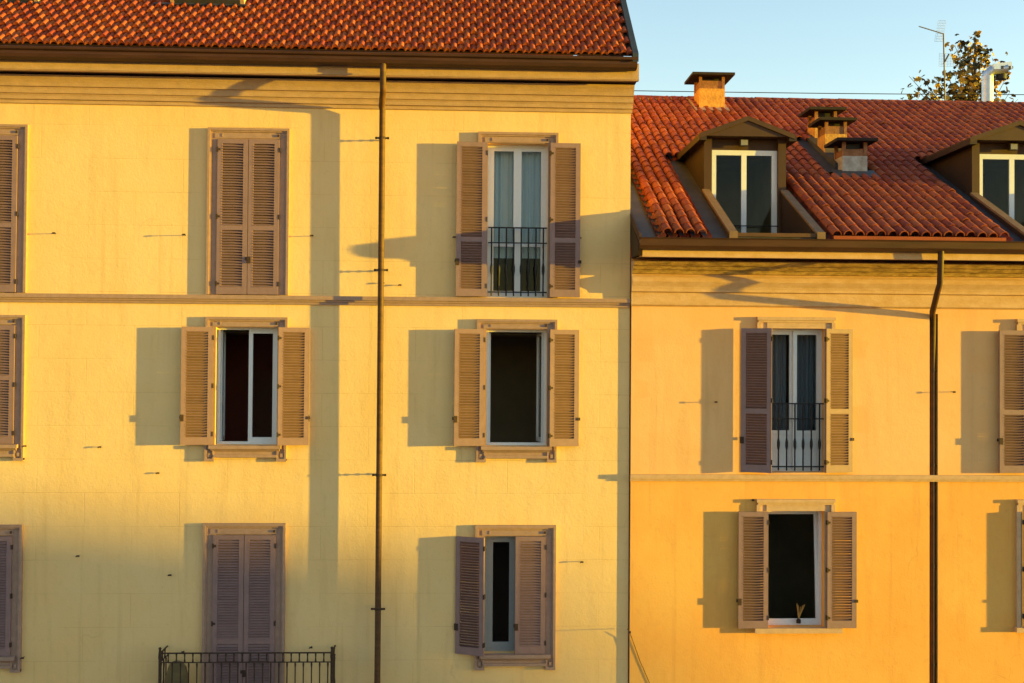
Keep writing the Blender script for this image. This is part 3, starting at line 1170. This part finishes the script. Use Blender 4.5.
# ---- dormers
def dormer(x0, x1, lab):
    zt = at(745, 136, YF - .18).z       # underside of the pediment
    w = x1 - x0
    xm = (x0 + x1) / 2
    zfl = ZE + .02                      # floor of the cut in the roof
    t = .128
    ztop = at(740, 149.5, YF).z
    b = MB()
    # front wall with its door opening
    facade(b, x0, x1, zfl, zt + .03, YF, [(x0 + t, x1 - t, zfl + .001, zt - .002)], .16)
    # cheeks
    yk = YE + (zt + .03 - ZE) / TO + .2
    for x in (x0, x1):
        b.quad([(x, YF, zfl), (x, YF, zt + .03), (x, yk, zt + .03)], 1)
    # head panel set back above the door
    b.box(x0 + t, x1 - t, YF + .10, YF + .13, ztop, zt)
    d = b.build('dormer', [M['brown'], M['brown_dk']], ob_, fix=False)
    # pediment roof
    b = MB()
    ov = .03
    ha = at(745, 116, YF - .18).z
    ys = YF - .20
    xa, xb = x0 - ov - .015, x1 + ov + .015
    b.prism([(xa, zt), (xb, zt), (xb, zt + .045), (xm, ha - .02), (xa, zt + .045)], 'y', ys + .03, YF + .02)
    yback = YE + (ha - ZE) / TO + .3
    for sgn, xe in ((-1, xa - .07), (1, xb + .05)):
        p = [(xe, zt + .035), (xm, ha), (xm, ha - .075), (xe, zt - .045)]
        b.prism(p, 'y', ys, yback)
    for xe, sg in ((xa, -1), (xb, 1)):                       # boxed eaves along the cheeks
        xo = xe + sg * .075
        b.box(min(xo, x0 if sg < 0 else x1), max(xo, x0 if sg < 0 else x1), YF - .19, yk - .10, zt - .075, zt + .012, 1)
    b.build('dormer_roof', [M['brown'], M['brown_dk']], d)
    # sloping parapets beside the cut
    for xs in ((x0 - .02, x0 + .075), (x1 - .075, x1 + .02)):
        b = MB()
        b.prism([(YE + .02, ZE - .03), (YF - .002, ZE - .03), (YF - .002, zr(YF) + .02), (YE + .02, ZE + .04)], 'x', *xs, 0)
        b.prism([(YE - .02, ZE + .042), (YF - .004, zr(YF) + .022), (YF - .004, zr(YF) + .062), (YE - .02, ZE + .082)], 'x', xs[0] - .014, xs[1] + .014, 1)
        b.box(xs[0] - .014, xs[1] + .014, YE - .05, YE - .02, ZE - .02, ZE + .085, 1)
        b.build('parapet', [M['brown_dk'], M['coping']], d)
    b = MB()
    b.box(x0 + .075, x1 - .075, YE, YF, zfl - .03, zfl)
    b.box(x0 + .075, x1 - .075, YE - .03, YE + .03, zfl - .01, zfl + .045, 1)
    b.build('terrace', [M['lead'], M['copper_lt']], d)
    # French window
    hole = (x0 + t, x1 - t, zfl + .02, ztop)
    fixed_frame(d, hole, YF + .075, M['white'], .045)
    sw = (hole[1] - hole[0]) / 2 - .045
    sash(d, sw, hole[3] - hole[2] - .08, (hole[0] + .045, YF + .10, hole[2] + .04), 0, st=.042)
    sash(d, sw, hole[3] - hole[2] - .08, (hole[1] - .045, YF + .10, hole[2] + .04), 180, st=.042)
    b = MB()
    zb_ = at(745, 226, YF).z
    b.tube([(hole[0], YF - .02, zb_), (hole[1], YF - .02, zb_)], .009, 6)
    b.build('guard_rail', M['iron'], d)
    room(d, hole[0] + .85, hole[1] - .85, hole[2] + .5, hole[3] - .3, YF + .17, M['room'], 2.2)
    # small flood lamp under the pediment
    b = MB()
    xl = xm - .03
    b.box(xl - .07, xl + .07, YF - .06, YF + .02, zt - .135, zt - .03, 0)
    b.box(xl - .055, xl + .055, YF - .066, YF - .06, zt - .125, zt - .04, 1)
    b.box(xl - .015, xl + .015, YF - .01, YF + .10, zt - .05, zt - .005, 0)
    b.build('flood_lamp', [M['brown_dk'], M['lamp']], d)
    return d


dormer(*D1, 'left')
dormer(*D2, 'right')


# ---- chimneys
def chimney(p, w, dp, zlow, z_body, z_band, z_cap, mats, over, base=None, cap_t=.05):
    b = MB()
    x0, x1, y0, y1 = p.x - w / 2, p.x + w / 2, p.y, p.y + dp
    b.box(x0, x1, y0, y1, zlow, z_body, 0)
    e = .018
    b.box(x0 + e, x1 - e, y0 + e, y1 - e, z_body, z_band, 1)
    for (xa, ya) in ((x0, y0), (x1 - .06, y0), (x0, y1 - .06), (x1 - .06, y1 - .06)):
        b.box(xa + .002, xa + .058, ya + .002, ya + .058, z_body, z_cap, 1)
    b.box(x0 + .1, x1 - .1, y0 + .1, y1 - .1, z_band, z_cap - .02, 3)
    b.box(x0 - over, x1 + over, y0 - over, y1 + over, z_cap, z_cap + cap_t, 2)
    if base:
        b.box(x0 - base, x1 + base, y0 - base, y1 + base, zlow, zr(y0) + .16, 0)
    return b.build('chimney', [mats[0], mats[1], M['slab'], M['iron']], roof_r)


def zz(px, py, y):
    return at(px, py, y).z


y1 = ch1.y
chimney(ch1, .53, .55, zr(y1) - .2, zz(712, 88.5, y1), zz(712, 80.5, y1), zz(712, 76.5, y1), (M['chim'], M['chim_b']), .17)
b = MB()
T = Matrix.Translation((ch1.x, ch1.y, zr(ch1.y))) @ Matrix.Rotation(math.atan(TO), 4, 'X')
b.box(-.37, .40, -.18, .75, .06, .105, 0, T)
b.build('chimney_base', M['trim_o'], roof_r)
y3 = ch3.y
chimney(ch3, .43, .46, zr(y3) - .2, zz(855, 156, y3), zz(855, 149, y3), zz(855, 142, y3), (M['chim_g'], M['chim_b']), .135)
y2 = ch2.y
chimney(Vector((ch2.x, y2, 0)), .40, .44, zr(y2) - .3, zz(836, 134, y2), zz(836, 126, y2), zz(836, 121.5, y2), (M['chim'], M['chim_b']), .135)
y4 = y2 + .95
p4 = at(826, 125, y4)
chimney(Vector((p4.x, y4, 0)), .42, .46, zr(y4) - .3, zz(826, 121, y4), zz(826, 117, y4), zz(826, 111, y4), (M['chim'], M['chim_b']), .135)
# shared plinth climbing the slope and the lead tray around it
b = MB()
xa, xb = ch2.x - .30, ch2.x - .02
ya, yb2 = ch3.y + .25, y4 + .2
b.prism([(ya, zr(ya) - .1), (yb2, zr(yb2) - .1), (yb2, zr(yb2) + .13), (ya, zr(ya) + .16)], 'x', xa + .08, xb)
b.build('chimney_base', M['lead'], roof_r)
b = MB()
T = Matrix.Translation((0, YE, ZE)) @ Matrix.Rotation(math.atan(TO), 4, 'X')
hy = math.hypot(1, TO)
b.box(ch3.x - .40, ch3.x + .34, (ch3.y - .22 - YE) * hy, (ch3.y + .1 - YE) * hy, .075, .090, 0, T)
b.box(ch3.x - .50, ch3.x - .20, (ch3.y + .1 - YE) * hy, (y4 + .3 - YE) * hy, .03, .045, 0, T)
b.build('flashing', M['lead'], roof_r)

# galvanised flue with a bent hood
yf = RIDY + 1.2
b = MB()
pa = at(987.5, 104, yf)
pb = at(987.5, 78, yf)
pc_ = at(1003, 70, yf)
rf = .125
b.tube([(pa.x, yf, pa.z - 1.2), (pb.x, yf, pb.z)], rf, 20)
b.tube([(pb.x, yf, pb.z - .05), (pb.x, yf, pb.z + .03)], rf + .008, 20)
dz = .17
b.tube([(pb.x, yf, pb.z + .02), (pb.x + .02, yf - .02, pb.z + .09), (pb.x + .10, yf - .05, pb.z + dz), (pb.x + .40, yf - .12, pb.z + dz + .02)], [rf, rf, rf * .95, rf * .9], 20, 0, False)
hx0_, hx1_ = pb.x + .06, pb.x + .46
b.prism([(hx0_, pb.z + dz - .02), (hx1_ + .02, pb.z + dz - .0), (hx1_, pb.z + dz + .16), (hx0_ - .02, pb.z + dz + .10)], 'y', yf - .20, yf + .14)
b.box(hx0_ + .16, hx1_ - .02, yf - .206, yf - .2, pb.z + dz - .01, pb.z + dz + .06, 1)
b.tube([(hx1_ - .16, yf - .02, pb.z + dz - .20), (hx1_ - .15, yf - .02, pb.z + dz + .02)], .12, 14, 1)
b.build('flue', [M['steel'], M['iron']], roof_r)

# windows of the orange building
for k, w in ow.items():
    x0, x1, z0, z1 = w['s']
    hx0, hx1, hz0, hz1 = w['h']
    win = simple_surround(ob_, x0, x1, z0, z1, w['h'], YO, M['trim_o'], not w['fr'])
    lw, lh = (hx1 - hx0) / 2 - .003, hz1 - hz0 - .006
    lw = max(lw, .455)
    yo = YO - .09
    rails = (.93,) if w['fr'] else ()
    fixed_frame(win, w['h'], YO + .13, M['white'])
    room(win, hx0, hx1, hz0, hz1, YO + JAMB + .002, M['room'])
    if k == 'E1':
        leaf(win, lw, lh, rails, (hx0 + .03, YO - .20, hz0 + .003), 160, M['shutter'], 'shutter leaf turned away from the sun')
        leaf(win, lw, lh, rails, (hx1 - .03, YO - .16, hz0 + .003), 14, M['shutter'], 'shutter leaf turned to face the sun')
        sash(win, .44, lh - .06, (hx0 + .02, YO + .17, hz0 + .035), 0, midrail=.56, panel=True)
        sash(win, .44, lh - .06, (hx1 - .02, YO + .17, hz0 + .035), 186, midrail=.56, panel=True)
        curtain(win, hx0, hx0 + .40, YO + .33, hz0, hz1, M['curtain_g'], 5, .03)
        curtain(win, hx1 - .42, hx1, YO + .36, hz0, hz1, M['curtain_g'], 5, .03)
        iron_guard(win, hx0 + .005, hx1 - .005, YO + .02, hz0 + .02, at(798, 403, YO).z, 7)
    elif k == 'E2':
        leaf(win, lw, lh, rails, (hx0 + .01, yo, hz0 + .003), 180, M['shutter'])
        leaf(win, lw, lh, rails, (hx1 + .01, yo - .02, hz0 + .003), 2, M['shutter'])
        sash(win, hx1 - hx0 - .05, lh - .05, (hx0 + .025, YO + .16, hz0 + .03), 0, tilt=-4, st=.055)
    elif k == 'F1':
        leaf(win, lw, lh, rails, (hx0 - .0, yo, hz0 + .003), 181, M['shutter'])
        leaf(win, lw, lh, rails, (hx1, yo - .03, hz0 + .003), 5, M['shutter'])
        sash(win, .44, lh - .06, (hx0 + .02, YO + .17, hz0 + .035), 0)
        sash(win, .44, lh - .06, (hx1 - .02, YO + .17, hz0 + .035), 180)
    elif k == 'F2':
        leaf(win, lw, lh, rails, (hx0 - .05, YO - .05, hz0 + .003), -18, M['shutter'], 'shutter leaf standing ajar')
        leaf(win, lw, lh, rails, (hx1, yo - .03, hz0 + .003), 4, M['shutter'])
        sash(win, hx1 - hx0 - .05, lh - .05, (hx0 + .025, YO + .16, hz0 + .03), 0)
    else:
        leaf(win, lw, lh, rails, (hx0, YO - .04, hz0 + .003), 0, M['shutter'])
        leaf(win, lw, lh, rails, (hx1, YO - .04, hz0 + .003), 180, M['shutter'])

for (px, py, d) in ((629.5, 632, .20), (716, 402, .10), (954, 392, .10), (753, 500, .02)):
    p = at(px, py, YO - d)
    k = MB()
    k.tube([(p.x, YO, p.z), (p.x, YO - d, p.z)], .006, 6)
    k.box(p.x - .02, p.x + .02, YO - d - .012, YO - d, p.z - .014, p.z + .014)
    k.build('shutter_catch', M['rust'], ob_)

# ------------------------------------------------------------------ loose things
# reed sticks behind the tilted window
pv = at(798, 622, YO + .14)
b = MB()
zs0 = ow['E2']['h'][2] + .04
b.tube([(pv.x - .01, YO + .075, zs0), (pv.x - .01, YO + .075, zs0 + .05), (pv.x - .01, YO + .075, zs0 + .07)], [.035, .035, .016], 12, 1)
for (dx, hh) in ((-.035, .30), (-.015, .27), (.06, .27), (.085, .28), (.02, .25)):
    b.tube([(pv.x - .01, YO + .075, zs0 + .06), (pv.x + dx, YO + .08, zs0 + hh)], .006, 6)
tag(b.build('reed_diffuser', [M['reed'], M['slab']]), 'pale wooden sticks in a small vase on the sill of the tilted window', 'diffuser')

# aerial on the ridge
ya = RIDY + .3
b = MB()
m0, m1 = at(945.5, 104, ya), at(943.5, 32, ya)
ant = empty('tv_aerial', (m0.x, ya, m0.z - .3), 'thin metal television aerial mast on the roof ridge in front of the tree', 'aerial')
b.tube([(m0.x, ya, m0.z - .3), (m1.x, ya, m1.z - .03)], .018, 8)
b.build('mast', M['alu'], ant)
q0, q1 = at(919.5, 26.5, ya - .1), at(944, 34, ya)
b = MB()
b.tube([q0, q1], .012, 6)
dv = (Vector(q1) - Vector(q0))
for i in range(9):
    c = Vector(q0) + dv * (i / 9)
    b.tube([c + Vector((0, -.05, -.02)), c + Vector((0, .05, .02))], .006, 5)
b.build('boom', M['alu'], ant)


def grid(cx, cy, w, h, lean, name):
    b = MB()
    for i in range(6):
        u = -w / 2 + w * i / 5
        b.tube([cx + Vector((u + lean, 0, h / 2)), cx + Vector((u - lean, 0.02, -h / 2))], .0022, 4)
    for i in range(9):
        v = -h / 2 + h * i / 8
        b.tube([cx + Vector((-w / 2 + lean * 2 * v / h, 0, v)), cx + Vector((w / 2 + lean * 2 * v / h, 0, v))], .0022, 4)
    b.build('reflector', M['alu'], ant)


grid(at(940.5, 31, ya + .03), 0, .17, .46, .04, 'a')
grid(at(946.5, 60, ya + .03), 0, .32, .28, .0, 'b')
b = MB()
b.tube([at(944, 63, ya), at(949, 54, ya - .03)], .016, 6)
b.build('dipole', M['iron'], ant)

# overhead cable behind the ridge
b = MB()
pts = []
for i in range(25):
    u = i / 24
    p = at(560 + 560 * u, 89.5 + 5.5 * u, 9.5)
    pts.append(p - Vector((0, 0, .03 * math.sin(math.pi * u))))
b.tube(pts, .010, 5)
tag(b.build('overhead_cable', M['iron']), 'thin grey cable strung across the sky behind the ridge', 'cable')
# loose wire at the joint of the two houses
b = MB()
b.tube([at(629.5, 632, YO - .035), at(631.5, 637, YO - .012), at(640, 661, YO - .010), at(650, 684, YO - .010), at(668, 730, YO - .010)], .0048, 6)
tag(b.build('wire', M['iron']), 'loose black wire slanting down the orange wall from the joint', 'wire')


# ------------------------------------------------------------------ tree behind the ridge
def tree():
    YT = 19.0
    sc = F_PX / (DM + YT)
    base = at(972, 103, YT)
    t = empty('plane_tree', (base.x, YT, 0), 'autumn tree with sparse yellow and brown leaves rising behind the red ridge', 'tree')
    b = MB()
    top = at(975, 33, YT)
    b.tube([(base.x, YT, 0), (base.x + .1, YT, 6), (base.x, YT + .1, base.z - 2), (base.x + .05, YT, base.z), ((base.x + top.x) / 2 + .06, YT, (base.z + top.z) / 2), top], [.28, .24, .14, .09, .05, .012], 8)
    tips = [(x, y, dy) for x, y, dy in (
        (975, 36, 0), (968, 48, .3), (984, 50, -.3), (962, 58, -.4), (990, 62, .3), (973, 62, .4), (958, 70, .2), (1000, 68, .5), (980, 74, -.5),
        (966, 82, -.2), (992, 84, .4), (950, 82, .3), (940, 90, 0), (926, 92, .3), (915, 88, -.3), (909, 76, .2), (922, 78, 0), (934, 76, .4),
        (1006, 78, .2), (1010, 92, -.2), (958, 92, 0), (975, 94, .3), (985, 98, 0), (900, 98, 0), (916, 99, .2), (932, 100, -.2), (948, 99, .2), (1003, 62, 0), (1018, 99, .2), (944, 70, .1), (955, 46, .1))]
    lf = {0: MB(), 1: MB()}
    rnd = random.Random(11)
    for (px, py, dy) in tips:
        p = at(px, py, YT + dy * 2)
        zs = max(base.z - 1.2, p.z - 1.0 - abs(p.x - base.x) * .7)
        s0 = Vector((base.x + .05, YT, zs))
        mid = s0.lerp(p, .55) + Vector((0, 0, -.12))
        b.tube([s0, mid, p], [.035, .02, .006], 5)
        dens = 44 if 948 < px < 1002 else 19
        for k in range(dens):
            along = rnd.random() ** .6
            c = (mid.lerp(p, along) if rnd.random() < .8 else s0.lerp(mid, rnd.random()))
            c = c + Vector((rnd.gauss(0, .17), rnd.gauss(0, .2), rnd.gauss(0, .15)))
            leaf_(lf[0 if rnd.random() < .5 else 1], c, rnd)
    for k in range(26):
        c = at(rnd.uniform(895, 1024), rnd.uniform(60, 103), YT + rnd.uniform(-1, 1))
        if rnd.random() < (c.z < base.z + .6):
            leaf_(lf[1], c, rnd)
    b.build('trunk', M['bark'], t)
    c = MB()
    for q, m in ((lf[0], 0), (lf[1], 1)):
        c.add(q.v, q.f, m)
    c.build('crown', [M['leaf'], M['leaf_dk']], t, fix=False)


def leaf_(mb, c, rnd):
    s = rnd.uniform(.06, .115)
    T = Matrix.Translation(c) @ Matrix.Rotation(rnd.uniform(0, 6.3), 4, 'Z') @ Matrix.Rotation(rnd.uniform(-1.3, 1.3), 4, 'X') @ Matrix.Rotation(rnd.uniform(-1, 1), 4, 'Y')
    pts = [(0, -s, 0), (s * .75, -s * .5, .01), (s * .95, s * .35, -.01), (s * .35, s * .45, .015), (0, s * 1.1, -.02), (-s * .35, s * .45, .015), (-s * .95, s * .35, -.01), (-s * .75, -s * .5, .01)]
    mb.add([T @ Vector(p) for p in pts], [(0, 1, 2, 3), (0, 3, 4, 5), (0, 5, 6, 7)])


tree()

# ------------------------------------------------------------------ unseen house added far down the street, outline shaped to shade the lower storeys
Lh = 125.0
Sh = Vector((S.x, S.y, 0)).normalized()
Q = Vector((-Sh.y, Sh.x, 0))
cen = Sh * Lh
hs = empty('shade_house', cen - Q * 5, 'unseen grey house added on the sunset side, roof outline shaped to cast the low shade', 'house')


def shade(px, py):
    p = at(px, py, 0)
    return p.dot(Q), p.z + (Lh - p.dot(Sh)) * math.tan(SUN_EL)


(qm, zm), (qa, za), (qb, zb) = shade(60, 530), shade(470, 572), shade(640, 705)
slope = (za - zm) / (qa - qm)
q0 = qa - 9.0
zt_ = za - slope * 9.0
T = Matrix.Translation(cen) @ Matrix(((Q.x, Sh.x, 0, 0), (Q.y, Sh.y, 0, 0), (0, 0, 1, 0), (0, 0, 0, 1)))
b = MB()
b.box(q0 + .1, qb - .25, -5, 5, 0, zb, 0, T)
b.build('wall', M['house'], hs)
b = MB()
g = [(q0 - .2, zb), (qb, zb), (qa, za), (q0 + .6, zt_)]
n = len(g)
b.add([(q, y, z) for y in (-5.3, 5.3) for q, z in g], [(0, 1, 2, 3), (4, 5, 6, 7)] + [(i, (i + 1) % n, n + (i + 1) % n, n + i) for i in range(n)], 0, False, T)
b.build('roof', M['lead'], hs)
qe = qb
for i in range(4):
    b = MB()
    q = q0 + 2.2 + i * (qe - q0 - 4.4) / 3
    b.box(q - .5, q + .5, -5.06, -4.9, 1.6, 3.1, 0, T)
    b.box(q - .42, q + .42, -5.075, -5.06, 1.68, 3.02, 1, T)
    b.build('window', [M['white'], M['dark_metal']], hs)


# ------------------------------------------------------------------ unseen houses across the square, added for the panes to mirror
fb = empty('facing_building', (-8, -51, 0), 'plain ochre building out of view, added for the panes to mirror', 'building')
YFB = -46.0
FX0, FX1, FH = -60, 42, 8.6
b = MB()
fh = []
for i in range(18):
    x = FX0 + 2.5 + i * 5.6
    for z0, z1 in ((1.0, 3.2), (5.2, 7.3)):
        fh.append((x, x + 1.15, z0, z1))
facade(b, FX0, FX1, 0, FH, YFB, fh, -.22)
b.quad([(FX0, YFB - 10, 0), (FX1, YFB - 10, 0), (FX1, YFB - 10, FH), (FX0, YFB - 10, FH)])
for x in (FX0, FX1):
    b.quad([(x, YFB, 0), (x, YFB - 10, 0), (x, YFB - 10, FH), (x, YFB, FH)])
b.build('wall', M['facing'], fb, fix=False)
b = MB()
b.prism([(YFB + .6, FH - .02), (YFB - 5, FH + 2.2), (YFB - 10.6, FH - .02), (YFB - 10.6, FH - .2), (YFB + .6, FH - .2)], 'x', FX0 - .4, FX1 + .4)
b.build('roof', M['tile_l'], fb)
for h in fh:
    w_ = MB()
    x0, x1, z0, z1 = h
    y = YFB - .21
    w_.box(x0, x0 + .06, y, y + .05, z0, z1)
    w_.box(x1 - .06, x1, y, y + .05, z0, z1)
    w_.box((x0 + x1) / 2 - .05, (x0 + x1) / 2 + .05, y, y + .05, z0, z1)
    w_.box(x0 + .06, x1 - .06, y, y + .045, z0, z0 + .07)
    w_.box(x0 + .06, x1 - .06, y, y + .045, z1 - .07, z1)
    w_.box(x0 - .08, x1 + .08, YFB, YFB + .10, z0 - .07, z0)
    w_.box(x0 + .06, x1 - .06, y - .03, y - .02, z0, z1, 1)
    w_.build('window', [M['white'], M['dark_metal']], fb)
